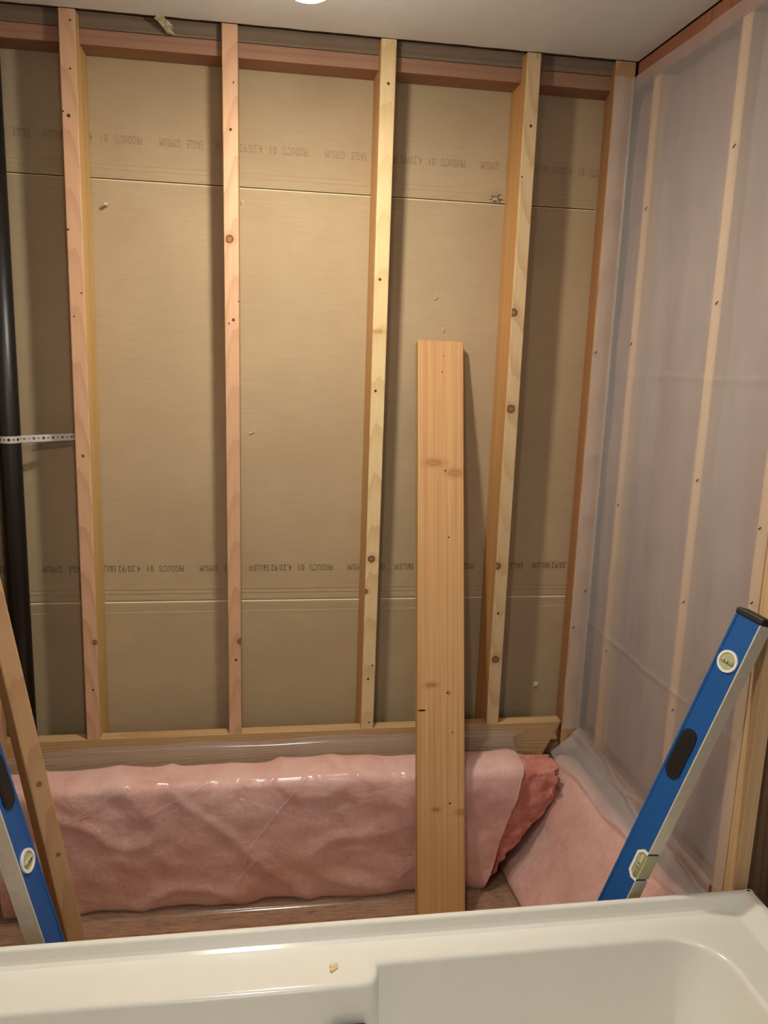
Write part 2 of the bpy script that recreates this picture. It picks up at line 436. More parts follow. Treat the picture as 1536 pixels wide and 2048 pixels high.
print_row(xa-.458, at(283, 282, 1, D).z, .022, M['print_faint'], p_top, 5)
print_row(.271-.458, .486+ZF, .020, M['print'], p_mid, 5)
th = at(988, 395, 1, D); torn('torn_paper', (th.x, D-.001, th.z), .015, M['gypsum'], p_top, 9, (0, -1, 0), .014, 1.3)
def scuff(px, py, L, ang, parent):
    c = at(px, py, 1, D-.0015)
    bm = bmesh.new(); pr = None
    pts = []
    for i in range(7):
        t = i/6-.5; pts.append(Vector((c.x+math.cos(ang)*t*L+.004*math.cos(t*5)*math.sin(ang), c.y-.001-.006*(t+.5)**2, c.z+math.sin(ang)*t*L-.004*math.cos(t*5)*math.cos(ang))))
    for a, b in zip(pts, pts[1:]): cyl(bm, a, b, .0013, .0013, 5)
    return from_bm('wood_shaving', bm, M['shaving'], None, c)
for px, py, L, a, lab in ((505, 862, .026, .9, 'thin curled wood shaving stuck to drywall right of second stud'),
                          (872, 594, .016, 1.4, 'short wood splinter stuck to drywall above the leaning plank'),
                          (482, 412, .03, 1.25, 'long pale splinter hanging off upper right edge of second stud'),
                          (886, 446+215, .009, 2.2, 'tiny wood crumb stuck to drywall just above the leaning plank')):
    tag(scuff(px, py, L, a, None), lab, 'wood shaving', 'wood shavings on the drywall')
c = at(1070, 1367, 1, D)
tag(torn('paper_scrap', (c.x, D-.001, c.z), .010, M['paper'], None, 12, (0, -1, 0), .006, .8), 'small white torn paper scrap stuck low on drywall in right bay', 'paper scrap')
# drywall screw poking through
c = at(213, 409, 1, D-.012)
sroot = tag(empty('drywall_screw', (c.x, D, c.z)), 'shiny screw poking through drywall beside the first stud', 'screw')
bm = bmesh.new(); cyl(bm, (c.x, D+.002, c.z), (c.x, D-.018, c.z), .0026, .0022, 10)
for k in range(6): cyl(bm, (c.x, D-.002-k*.0026, c.z), (c.x, D-.0032-k*.0026, c.z), .0036, .0024, 10)
from_bm('shank', bm, M['zinc'], sroot, (c.x, D, c.z))
bm = bmesh.new(); cyl(bm, (c.x, D-.018, c.z), (c.x, D-.025, c.z), .0055, .004, 8); from_bm('collar', bm, M['zinc'], sroot, (c.x, D, c.z))

PLZ = 1.908+ZF
box('top_plate', XL-.09, XR+.1, .047, D-.001, PLZ, PLZ+.0375, M['plate_red'], wb, .002)
box('top_plate', XL-.09, XR+.1, .046, D-.001, PLZ+.0385, H+.014, M['plate_grey'], wb, .002)
# ledger on edge in front; its right end is cut on a slant
strip_mats = M['strip']
def along_x(mat_name, light, dark, seed, **k):
    """same wood, grain along local x"""
    m = wood(mat_name, light, dark, seed, **k)
    for n in m.node_tree.nodes:
        if n.bl_idname == 'ShaderNodeMapping':
            n.inputs['Rotation'].default_value = (0, math.radians(90), 0)
            sx, sy, sz = n.inputs['Scale'].default_value
            n.vector_type = 'POINT'
            n.inputs['Scale'].default_value = (sz, sy, sx); n.inputs['Rotation'].default_value = (0, 0, 0)
    return m
M['strip'] = along_x('ledger_wood', srgb(212, 176, 126), srgb(158, 112, 66), 23, ring=1.4)
M['plate_red'] = along_x('fir_plate_wood', srgb(176, 132, 104), srgb(134, 94, 70), 21, ring=.5, rough=.7, contrast=.6)
M['plate_grey'] = along_x('weathered_plate_wood', srgb(142, 120, 98), srgb(104, 86, 70), 22, ring=.5, rough=.75, contrast=.6)
for o in wb.children:
    if o.name.startswith('top_plate'):
        o.data.materials[0] = M['plate_red'] if '.001' not in o.name else M['plate_grey']
prism('ledger_board', [(XL-.05, ZF), (1.472, ZF), (1.405, ZF-.14), (XL-.05, ZF-.14)], 1, 0.0, .0405, M['strip'], wb, (.6, .02, ZF-.14), .002)
box('bottom_plate', XL-.05, XR+.1, .047, D-.001, ZF-.14, ZF-.102, M['strip'], wb, .002)
box('knee_wall', XL-.05, XR+.1, .041, D+.012, 0, ZF-.142, M['panel'], wb, .002)

def stud(xb, xt, wb_, wt, mats):
    """stud of the back wall, notched round the top plates; x of its left edge at foot and head"""
    prof = [(0, ZF), (0, H), (.045, H), (.045, PLZ-.001), (D-.0015, PLZ-.001), (D-.0015, ZF-.101), (.0415, ZF-.101), (.0415, ZF)]
    def X(z, right):
        k = (z-ZF)/(H-ZF); return (xb+(xt-xb)*k)+(wb_+(wt-wb_)*k if right else 0)
    bm = bmesh.new()
    L = [bm.verts.new((X(z, 0), y, z)) for y, z in prof]; Rr = [bm.verts.new((X(z, 1), y, z)) for y, z in prof]
    n = len(prof); bm.faces.new(L[::-1]); bm.faces.new(Rr)
    for i in range(n): bm.faces.new((L[i], L[(i+1) % n], Rr[(i+1) % n], Rr[i]))
    bmesh.ops.recalc_face_normals(bm, faces=bm.faces[:])
    es = [e for e in bm.edges if abs(e.verts[0].co.y) < 1e-5 and abs(e.verts[1].co.y) < 1e-5 and abs(e.verts[0].co.z-e.verts[1].co.z) > .5]
    bmesh.ops.bevel(bm, geom=es, offset=.003, segments=3, affect='EDGES', profile=.5)
    for f in bm.faces: f.material_index = 1 if abs(f.normal.x) > .8 else 0
    return from_bm('stud', bm, mats, wb, (xb+wb_/2, 0, ZF))
def kn(lst, x0):
    out = []
    for px, py, r, *st in lst:
        q = at(px, py, 1, 0.0); out.append((q.x-x0, q.z-ZF, r*.00145, *st))
    return out
STUDS = [
 (-.004, -.001, .039, .041, srgb(222, 176, 138), srgb(196, 142, 106), srgb(226, 186, 122), srgb(198, 150, 88), 41,
  [(190, 1285, 5)], [(137, 231, 3.4), (126, 222, 2), (140, 137, 2), (136, 459, 2.4), (148, 633, 1.8), (163, 586, 1.8), (166, 912, 3), (186, 1380, 2.4), (140, 40, 2.2)]),
 (.411, .400, .037, .041, srgb(224, 178, 138), srgb(196, 142, 106), srgb(222, 188, 136), srgb(196, 150, 98), 42,
  [(459, 478, 7.5), (481, 1283, 6)], [(461, 259, 3.2), (467, 165, 2.4, .6), (467, 640, 3.2), (458, 647, 2), (478, 603, 2), (472, 1320, 3)]),
 (.815, .816, .040, .042, srgb(236, 208, 156), srgb(208, 168, 112), srgb(222, 176, 120), srgb(192, 136, 80), 43,
  [(743, 1118, 7.5), (731, 1183, 5.5), (756, 663, 4, 2.6, .35)], [(777, 167, 3), (760, 559, 3), (751, 782, 3), (736, 1358, 2.8), (745, 1331, 2), (738, 1445, 2.4)]),
 (1.221, 1.220, .040, .040, srgb(222, 192, 146), srgb(192, 152, 104), srgb(222, 172, 110), srgb(186, 128, 70), 44,
  [(1027, 625, 8), (1022, 818, 8.5), (994, 1132, 8), (991, 1319, 8), (1004, 766, 4, .6)], [(1062, 252, 3.2), (996, 1227, 3), (1044, 354, 1.8)]),
]
for xb, xt, w0, w1, lf, df, ls, ds, seed, ks, hs in STUDS:
    x0 = xb+w0/2
    front = wood('stud_face_%d' % seed, lf, df, seed, 1.5, knots=kn(ks, x0), holes=kn(hs, x0))
    side = wood('stud_side_%d' % seed, ls, ds, seed+50, 1.0, straight=True)
    # the side grain varies across depth, so give it the y axis
    stud(xb, xt, w0, w1, [front, side])
# corner stud, set askew; its front is under the film of the right wall
M['corner_face'] = wood('corner_stud_face', srgb(214, 174, 126), srgb(178, 126, 80), 61, 1.2)
M['corner_side'] = wood('corner_stud_side', srgb(200, 146, 98), srgb(164, 106, 64), 62, straight=True)
def corner_stud():
    bm = bmesh.new()
    add_prism(bm, [(1.475, 0), (1.534, 0), (1.56, D-.0015), (1.508, D-.0015)], 2, ZF-.10, H)
    bmesh.ops.recalc_face_normals(bm, faces=bm.faces[:])
    for f in bm.faces: f.material_index = 1 if f.normal.x < -.6 else 0
    return from_bm('stud', bm, [M['corner_face'], M['corner_side']], wb, (1.5, 0, ZF-.10))
corner_stud()

# ---- right wall
wr = tag(empty('wall_right', (XR+.07, -.45, 0)), kind='structure')
def rstud(y0, y1, z0, z1, seed, x0=XR, x1=XR+.089, knots=()):
    m = wood('right_stud_%d' % seed, srgb(230, 196, 150), srgb(204, 160, 110), seed, 1.4, straight=True, knots=knots)
    return box('stud', x0, x1, y0, y1, z0, z1, m, wr, .002)
RS = [(-.158, -.120), (-.563, -.525)]
for i, (a, b) in enumerate(RS): rstud(a, b, ZF-.03, 1.897+ZF, 70+i)
rstud(-.835, -.797, ZF-.40, 1.897+ZF, 74)
rstud(-.877, -.838, .002, 1.897+ZF, 75, XR, XR+.032)
box('top_plate', XR+.002, XR+.091, -.877, -.002, 1.899+ZF, 1.936+ZF, M['plate_red'], wr, .002)
box('top_plate', XR+.006, XR+.091, -.877, -.002, 1.937+ZF, H-.001, M['plate_red'], wr, .002)
M['plate_y'] = wood('right_plate_wood', srgb(176, 118, 88), srgb(120, 72, 50), 63, 1.1)
for o in list(wr.children):
    if o.name.startswith('top_plate'): o.data.materials[0] = M['plate_y']
box('bottom_plate', XR+.002, XR+.091, -.795, -.002, ZF-.07, ZF-.032, M['plate_y'], wr, .002)
box('sheathing', XR+.092, XR+.104, -.877, .149, 0, H+.012, M['panel'], wr)
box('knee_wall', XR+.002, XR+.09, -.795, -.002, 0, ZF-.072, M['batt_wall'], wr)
box('end_panel', XR+.034, 2.3, -.86, -.842, 0, H, M['panel'], wr)
# glass wool between the studs, behind the film
def wall_batt(y0, y1, lab, seed):
    def fn(u, v):
        e = min(u, 1-u, v*6, (1-v)*6); e = min(1, e*9)
        y = y0+.003+(y1-y0-.006)*u; z = ZF-.028+(1.925-.028+.026)*v*.995
        x = XR+.028-.016*e + .010*fbm((y*9+seed, z*2.2, seed))
        return (max(x, XR+.004), y, z)
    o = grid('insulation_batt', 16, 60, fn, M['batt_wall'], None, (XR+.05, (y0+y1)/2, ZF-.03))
    md = o.modifiers.new('solid', 'SOLIDIFY'); md.thickness = .05; md.offset = -1
    # make sure the slab grows into the wall
    if o.data.polygons[0].normal.x > 0: md.offset = 1
    tag(o, lab, 'insulation', 'wall insulation behind the plastic film'); return o
wall_batt(-.119, -.003, 'narrow strip of dull pink insulation behind film at the wall corner', 1)
wall_batt(-.524, -.159, 'dull pink insulation batt behind film between first two right wall studs', 2)
wall_batt(-.796, -.564, 'dull pink insulation batt behind film beside the doubled right wall stud', 3)

# the film stapled to the right wall, wrapped on to the corner stud
film_root = tag(empty('vapor_barrier', (XR, -.4, ZF)), 'translucent plastic film stapled over studs and insulation of right wall', 'plastic sheet')
def filmfn(u, v):
    # u runs from the corner stud's face along the wall towards the camera, v upward
    z = (ZF-.025)+(1.931+.025)*v
    s = u*.91
    wv = .0025*fbm((s*7, z*1.4, 2.0))
    if s < .05:
        k = s/.05
        x = 1.478+.055*k; y = -.004-.003*(1-abs(2*k-1)); x += .004*noise.noise(Vector((z*9, 1, 2)))*(1-k)
        return (x-.002, y-.001+.3*wv, z)
    y = -.006-(s-.05)*.968
    # taut over studs, bulging between
    bulge = 0.0
    for a, b in ((-.120, -.006), (-.525, -.158), (-.797, -.563)):
        if a < y < b: bulge = math.sin(math.pi*(y-a)/(b-a))
    x = XR-.0035-.006*bulge*fbm((s*5+3, z*1.1, 7))*1.2 + wv*bulge
    # two storage folds
    for zz, amp in ((1.115+ZF-.012*y, .0022), (.338+ZF, .0026)):
        d = (z-zz-.004*noise.noise(Vector((y*8, 4, zz))))/.006
        x -= amp*math.exp(-d*d)
    return (min(x, XR-.0012), y, z)
grid('film', 150, 300, filmfn, M['film_wall'], film_root, (XR, -.4, ZF))
def hemfn(u, v):
    # the film's lower hem swings out over the batt at the foot of the wall
    y = -.008-.79*u; k = min(1, max(0, -y/.72))
    P = interp([(0, XR-.0045, ZF-.018), (.12, XR-.008, ZF-.032), (.5, 1.51+.02*k, .408), (.8, 1.474+.044*k, .378), (1, 1.452+.046*k, .352+.012*math.sin(y*23))], v)
    am = (.004*fbm((y*6, v*2, 4.4), 3)+.008*max(0, ridge((y*5-v*1.1, v*1.6+y*3, 7.5))-.5))*min(1, v*4)
    return (min(P[0]-am-.010*v, XR-.003), y, P[1]+am*.6+.012*v)
grid('film_hem', 140, 30, hemfn, M['film_wall'], film_root, (XR, -.4, ZF))
stp = bpy.data.meshes.new('staple'); bm = bmesh.new(); add_box(bm, -.0012, .0004, -.005, .005, -.0009, .0009)
bmesh.ops.rotate(bm, matrix=Matrix.Rotation(math.radians(-40), 3, 'X'), verts=bm.verts[:]); bm.to_mesh(stp); bm.free(); stp.materials.append(M['dark_steel'])
for px, py in ((1292, 417), (1262, 688), (1236, 1010), (1212, 1303), (1468, 292), (1433, 606), (1394, 961), (1367, 1204), (1519, 1057), (1503, 1206), (1345, 1420)):
    q = at(px, py, 0, XR-.005)
    o = bpy.data.objects.new('staple', stp); C.objects.link(o); o.parent = film_root; o.location = Vector((XR-.0045, q.y, q.z))-WLOC[film_root.name]
for px, py in ((1191, 705), (1170, 1182), (1147, 1255)):
    q = at(px, py, 1, -.009)
    o = bpy.data.objects.new('staple', stp); C.objects.link(o); o.parent = film_root; o.location = Vector((q.x, -.009, q.z))-WLOC[film_root.name]
    o.rotation_euler = (0, 0, math.radians(90))

# ---- the rest of the room
wl = tag(empty('wall_left', (XL-.05, -1.5, 0)), kind='structure')
box('drywall_panel', XL-.10, XL-.09, -3.4, .149, 0, H+.012, M['drywall'], wl)
for y in (.0, -.42, -.83, -1.24, -1.65, -2.06, -2.47, -2.88, -3.25): box('stud', XL-.089, XL, y-.019, y+.019, 0.002, H-.002, M['stud_pink'], wl, .002)
tag(box('wall_side', 2.3, 2.32, -3.4, -.842, 0, H+.012, M['paint']), kind='structure')
wf = tag(empty('wall_front', (.6, -3.41, 0)), kind='structure')
for a, b, c_, d_ in ((XL-.1, .05, 0, H), (1.05, 2.32, 0, H), (.05, 1.05, 0, .95), (.05, 1.05, 2.05, H)):
    box('wall_section', a, b, -3.42, -3.40, c_, d_, M['paint'], wf)
w1 = tag(empty('window_1', (.55, -3.41, .95)), kind='structure')
for a, b, c_, d_ in ((.05, .09, .95, 2.05), (1.01, 1.05, .95, 2.05), (.09, 1.01, .95, .99), (.09, 1.01, 2.01, 2.05), (.535, .565, .99, 2.01)):
    box('window_frame', a, b, -3.425, -3.385, c_, d_, M['white_plastic'], w1, .003)
box('pane', .09, 1.01, -3.412, -3.408, .99, 2.01, M['glass'], w1)

# ------------------------------------------------------------------ ceiling lamp (just above the frame)
def ceiling_lamp(LX, LY, label, glow):
    lamp = tag(empty('ceiling_lamp', (LX, LY, H)), label, 'lamp', 'flood lamps on the ceiling'); c0 = (LX, LY, H)
    bm = bmesh.new(); lathe(bm, [(.055, -.001), (.055, -.010), (.042, -.018), (.028, -.024), (.028, -.058), (.022, -.060)], c0); from_bm('holder', bm, M['porcelain'], lamp, c0, smooth=True)
    bm = bmesh.new(); lathe(bm, [(.015, -.059), (.017, -.073), (.026, -.091), (.036, -.107), (.041, -.119), (.042, -.125), (.040, -.126), (.030, -.117)], c0); from_bm('reflector', bm, M['porcelain'], lamp, c0, smooth=True)
    bm = bmesh.new(); lathe(bm, [(.0398, -.1265), (.0375, -.131), (.031, -.1345), (.021, -.1373), (.010, -.1387), (.002, -.139)], c0); from_bm('bulb', bm, glow, lamp, c0, smooth=True)
ceiling_lamp(.590, -.557, 'round flood bulb in a white holder on the ceiling, just above the studs', M['bulb'])
ceiling_lamp(.450, -1.75, 'round flood bulb in a white holder on the ceiling above the bathtub front', M['bulb_dim'])

# ------------------------------------------------------------------ insulation along the foot of the back wall
def batt_end(z):
    return interp([(0, 1.19), (.016, 1.20), (.08, 1.245), (.215, 1.35), (.28, 1.40), (.36, 1.405), (.40, 1.41), (.45, 1.36)], z)[0]
BP = [(-.05, .02), (-.11, .008), (-.155, .009), (-.170, .03), (-.172, .12), (-.172, .25), (-.171, .36), (-.163, .392), (-.12, .403), (-.075, .404), (-.052, .392), (-.046, .33)]
bpts, bnor = smooth_path(BP, 70)
FILM_END = [(0, 1.17), (.10, 1.205), (.205, 1.236), (.30, 1.262), (.37, 1.275), (.42, 1.292), (.46, 1.30)]
def battfn(u, v):
    k = min(70, int(round(v*70))); P = bpts[k]; N = bnor[k]
    xe = interp(FILM_END, P.y)[0]+.012
    x = XL+.02+(xe-XL-.02)*u
    am = .010*fbm((x*4.5, P.x*6, P.y*6+1), 3)+.003*noise.noise(Vector((x*14+P.y*9, P.y*16, 5)))
    am += -.012*max(0, ridge((x*3.1+P.y*3.2, P.y*4.3-x*1.2, 8.0))-.6)*2
    y = P.x-N.x*-am; z = P.y-N.y*-am
    return (x, min(y, -.03), max(.004, z))
br = tag(empty('insulation_roll', (.6, -.1, 0)), 'long pink insulation batt lying along the foot of the back wall', 'insulation')
bo = grid('batt', 200, 70, battfn, M['pink'], br, (.6, -.1, 0))
# bare fibre past the end of the film, torn off raggedly
def tuft_fn(u, v):
    k = min(70, int(round(v*70))); P = bpts[k]; N = bnor[k]
    xf = interp(FILM_END, P.y)[0]-.004
    xe = batt_end(P.y)+.016*fbm((P.x*30, P.y*30, 3.3))
    x = xf+(xe-xf)*u
    am = .004+.013*min(1, u*2.5)*(.55+fbm((x*15, P.x*20, P.y*15+4), 5))+.010*max(0, ridge((x*9, P.y*13+x*5, 2.7))-.55)
    return (x, min(P.x+N.x*am, -.02), max(.004, P.y+N.y*am))
grid('bare_fibre', 40, 70, tuft_fn, M['pink_torn'], br, (.6, -.1, 0))
def endfn(u, v):
    a = Vector(tuft_fn(1.0, v)); cz = a.z*(1-u)+.24*u; cy = a.y*(1-u)-.10*u
    cx = a.x*(1-u)+(batt_end(cz)-.012)*u
    cx += .022*fbm((cy*26, cz*20, 6.1), 4)*min(1, u*4)+.010*min(1, u*3)
    return (cx, min(cy, -.02), max(cz, .004))
grid('torn_end', 26, 70, endfn, M['pink_torn'], br, (.6, -.1, 0))

FP = [(-.0035, ZF-.006), (-.006, ZF-.03), (-.030, .428), (-.08, .422), (-.135, .422), (-.178, .417), (-.190, .402), (-.192, .365), (-.193, .25), (-.190, .12), (-.188, .03), (-.20, .006), (-.225, .004), (-.262, .004)]
NV2 = 200
fpts, fnor = smooth_path(FP, NV2)
def px_line(pts, axis, val): return [at(a, b, axis, val) for a, b in pts]
CREASE = [px_line(c_, 1, -.192) for c_ in (((610, 1560), (560, 1615), (500, 1690), (488, 1728)), ((520, 1710), (455, 1776)), ((428, 1562), (288, 1634)), ((310, 1540), (262, 1570), (135, 1645)),
          ((130, 1545), (118, 1590)), ((712, 1545), (770, 1610), (830, 1690)), ((480, 1600), (560, 1625), (640, 1650)), ((840, 1600), (800, 1570), (790, 1545)))]
def seg_d(px_, pz_, A, B):
    ax_, az_, bx_, bz_ = A.x, A.z, B.x, B.z
    dx, dz = bx_-ax_, bz_-az_; t = ((px_-ax_)*dx+(pz_-az_)*dz)/(dx*dx+dz*dz); t = 0 if t < 0 else 1 if t > 1 else t
    return math.hypot(px_-ax_-t*dx, pz_-az_-t*dz)
def film2fn(u, v):
    k = min(NV2, int(round(v*NV2))); P = fpts[k]; N = fnor[k]
    xe = interp([(0, 1.17), (.10, 1.205), (.205, 1.236), (.30, 1.262), (.37, 1.275), (.42, 1.292), (.47, 1.36)], P.y)[0]
    x = XL+.01+(xe-XL-.01)*u
    free = min(1, max(0, (v-.07)*9))*min(1, max(0, (.86-v)*12))
    a = x*.75+P.y*1.0; b = P.y*.75-x*.7
    am = .008*fbm((x*3.5, P.x*4, P.y*5+9), 2)
    am += .010*max(0, ridge((a*2.0, b*5.5, 2.2))-.5)            # long diagonal folds
    am += .0045*max(0, ridge((x*7-P.y*4, P.y*7+x*2, 6.6))-.55)  # small crinkles
    edge = math.exp(-((v-.38)/.05)**2); am += .004*edge*noise.noise(Vector((x*24, 2, 2)))
    if .3 < v < .85:
        for ln in CREASE:
            for A, B in zip(ln, ln[1:]):
                d = seg_d(x, P.y, A, B)
                if d < .016: am += .0038*math.exp(-(d/.0045)**2)
    am = am*free+.002
    z = P.y+N.y*am; y = P.x+N.x*am
    if v < .08:   # free upper edge wanders along the ledger
        z -= (1-v/.08)*(.010+.016*(noise.noise(Vector((x*3.3, 0, 5)))+.3)+.04*max(0, .12-x))
    return (x, min(y, -.002), max(z, .002))
f2 = grid('plastic_sheet', 600, NV2, film2fn, M['film_batt'], None, (.6, -.19, .0))
def crease_attr(o, lines, axis, wid):
    # whitened fold lines of the plastic
    a = o.data.attributes.new('crease', 'FLOAT', 'POINT'); org = WLOC[o.name]; vals = []
    L2 = [(A, B) for ln in lines for A, B in zip(ln, ln[1:])]
    if axis == 0: L2 = [(Vector((A.y, 0, A.z)), Vector((B.y, 0, B.z))) for A, B in L2]
    bb = [(min(A.x, B.x)-.02, max(A.x, B.x)+.02, min(A.z, B.z)-.02, max(A.z, B.z)+.02, A, B) for A, B in L2]
    for v in o.data.vertices:
        p = v.co+org; q = p.x if axis == 1 else p.y; m = 0.0
        for x0, x1, z0, z1, A, B in bb:
            if x0 < q < x1 and z0 < p.z < z1 and (axis == 0 or p.y < -.176):
                d = seg_d(q, p.z, A, B); m = max(m, math.exp(-(d/wid)**2))
        if axis == 1 and p.z > .424 and p.y > -.07: m = max(m, .32*min(1, (p.z-.424)/.008))   # folded double along the ledger
        vals.append(m)
    a.data.foreach_set('value', vals)
crease_attr(f2, CREASE[:4], 1, .0019)
tag(f2, 'wrinkled clear plastic sheet draped over long pink batt below back wall', 'plastic sheet')

# ------------------------------------------------------------------ insulation along the foot of the right wall
def rprof(y):
    k = min(1, max(0, -y/.72))
    return [(XR-.004, .335), (1.475+.045*k, .352), (1.445+.045*k, .325), (1.40+.035*k, .24), (1.34+.03*k, .12), (1.275+.03*k, .03), (1.27+.03*k, .006)]
def rbattfn(u, v):
    y = -.012-.70*u
    P = smooth_cache(y)[min(40, int(round(v*40)))]
    am = .008*fbm((y*5, P.x*5, P.y*5+2), 3)+.005*max(0, ridge((y*9+P.y*3, P.y*5, 1.5))-.5)
    e = min(1, (1-u)*14)
    return (min(XR-.003, P.x-am-.0+(1-e)*.03), y, max(.004, P.y+am*.5))
_sc = {}
def smooth_cache(y):
    key = round(y, 4)
    if key not in _sc: _sc[key] = smooth_path(rprof(y), 40)[0]
    return _sc[key]
rb = grid('insulation_batt', 90, 40, rbattfn, M['pink'], None, (1.4, -.35, 0))
md = rb.modifiers.new('solid', 'SOLIDIFY'); md.thickness = .004; md.offset = 0
tag(rb, 'pink insulation batt sloping from foot of right wall to floor behind tub', 'insulation')
def rfilmfn(u, v):
    y = -.004-.79*u
    k = min(1, max(0, -y/.72))
    path = [(XR-.006, ZF-.012), (XR-.012, ZF-.04), (1.478+.045*k, .372), (1.437+.045*k, .335), (1.39+.035*k, .245), (1.33+.03*k, .125), (1.262+.03*k, .034), (1.245+.02*k, .006), (1.235-.075*min(1, max(0, (-y-.10)*10)), .003)]
    key = ('f', round(y, 4))
    if key not in _sc: _sc[key] = smooth_path(path, 80)[0]
    P = _sc[key][min(80, int(round(v*80)))]
    free = min(1, max(0, (v-.05)*8))*min(1, max(0, (.86-v)*9))
    am = .006*fbm((y*4, P.x*4, P.y*5+5), 2)+.008*max(0, ridge((y*3-P.y*4, P.y*4+y*3, 3.5))-.5)+.006
    x = P.x-am*free*.8; z = P.y+am*free*.6
    if u < .03: z = max(z, .002)
    return (min(x, XR-.004), y, max(.002, z))
f3 = grid('plastic_sheet', 160, 80, rfilmfn, M['film_batt'], None, (1.4, -.4, 0))
tag(f3, 'clear plastic sheet over the sloping pink batt below right wall', 'plastic sheet')

# ------------------------------------------------------------------ black pipe and its strap
pc = (-.190, .062); PR = .030
pp = tag(empty('drain_pipe', (pc[0], pc[1], 0)), 'black plastic drain pipe standing in leftmost wall bay', 'pipe')
bm = bmesh.new(); cyl(bm, (pc[0], pc[1], .0), (pc[0], pc[1], H+.01), PR, PR, 40); from_bm('pipe', bm, M['abs'], pp, (pc[0], pc[1], 0), smooth=False)
for o in pp.children:
    for f in o.data.polygons: f.use_smooth = len(f.vertices) == 4
bm = bmesh.new(); lathe(bm, [(PR+.0005, 0), (PR+.004, .001), (PR+.004, .05), (PR+.0005, .051)], (pc[0], pc[1], .10), 40); from_bm('coupling', bm, M['abs'], pp, (pc[0], pc[1], 0), smooth=True)
def strap_pt(s):
    """centre line of the strap: round the front of the pipe, then over to the first stud"""
    r = PR+.0015; half = math.pi*r
    zc = .885+ZF
    if s < half:
        a = math.pi - s/r*1.0          # from the left side, over the front (-y), to the right side
        return Vector((pc[0]+r*math.cos(a), pc[1]-r*math.sin(a), zc)), Vector((math.cos(a), -math.sin(a), 0))
    q = s-half; L = .148
    a = Vector((pc[0]+r, pc[1], zc)); b = Vector((-.0065, .098, zc+.006))
    d = (b-a); return a+d*(q/d.length), Vector((d.y, -d.x, 0)).normalized()
bm = bmesh.new(); cell = .0125; Wd = .0195; ncell = int((math.pi*(PR+.0015)+.183)/cell)
for i in range(ncell):
    r = .0042 if i % 2 == 0 else .0024
    outer = [(0, -Wd/2), (cell/2, -Wd/2), (cell, -Wd/2), (cell, 0), (cell, Wd/2), (cell/2, Wd/2), (0, Wd/2), (0, 0)]
    inner = [(cell/2+r*math.cos(a), r*math.sin(a)) for a in [math.radians(x) for x in (225, 270, 315, 0, 45, 90, 135, 180)]]
    def W3(q):
        P, N = strap_pt(i*cell+q[0]); return bm.verts.new(P+Vector((0, 0, q[1])))
    O = [W3(q) for q in outer]; I = [W3(q) for q in inner]
    for k in range(8): bm.faces.new((O[k], O[(k+1) % 8], I[(k+1) % 8], I[k]))
bmesh.ops.remove_doubles(bm, verts=bm.verts[:], dist=.0003)
so = from_bm('pipe_strap', bm, M['zinc'], None, (pc[0], pc[1], .885+ZF))
md = so.modifiers.new('solid', 'SOLIDIFY'); md.thickness = .0009; md.offset = 1
tag(so, 'perforated metal hanger strap wrapped round black pipe and nailed to first stud', 'strap')

# ------------------------------------------------------------------ leaning plank in the third bay
yb, yt, zt = -.345, .0985, 1.195+ZF
ang = math.atan2(yt-yb, zt); Lp = math.hypot(yt-yb, zt); lean = math.atan2(.967-.948, Lp)
def k26(lst):
    out = []
    for px, py, r, *st in lst:
        # on the plank's own face
        d = _f + _r*((px-768)/FPX) - _u*((py-1024)/FPX); n = Vector((0, zt, -(yt-yb))); P0 = Vector((0, yb, 0))
        t_ = n.dot(P0-CAM)/n.dot(d); q = CAM+d*t_
        zl = math.hypot(q.y-yb, q.z); out.append((q.x-(.948+(.019)*zl/Lp)-.07, zl, r*.00145, *st))
    return out
M['plank'] = wood('plank_wood', srgb(228, 180, 124), srgb(192, 132, 78), 81, 1.0, straight=True, contrast=1.1,
                  knots=k26([(868, 926, 6, 2.8, .3), (910, 946, 7, 2.0, .3), (862, 1371, 4, 2.6, .45), (898, 1387, 3, 1, .6), (872, 1620, 3.5, 2.0, .5), (922, 1625, 5, 1.6, .3)]),
                  holes=k26([(891, 942, 2), (898, 1075, 2), (843, 1422, 2.2, 4.5), (847, 1422, 2.2, 2), (895, 1386, 2), (900, 1607, 2.4), (905, 1465, 1.6), (885, 745, 1.6), (888, 712, 1.4)]))
M['plank_side'] = wood('plank_edge', srgb(226, 188, 128), srgb(182, 128, 72), 82, 1.0, straight=True)
bm = bmesh.new(); add_box(bm, -.07, .07, 0, .038, 0, Lp, .003)
bmesh.ops.recalc_face_normals(bm, faces=bm.faces[:])
for f in bm.faces: f.material_index = 1 if abs(f.normal.x) > .8 else 0
pl = from_bm('leaning_plank', bm, [M['plank'], M['plank_side']], None, (0, 0, 0), local=True)
pl.matrix_world = Matrix.Translation(Vector((.948+.07, yb, .001))) @ Matrix.Rotation(lean, 4, 'Y') @ Matrix.Rotation(-ang, 4, 'X')
tag(pl, 'wide bare wooden plank leaning upright against drywall in front of pink insulation', 'plank')

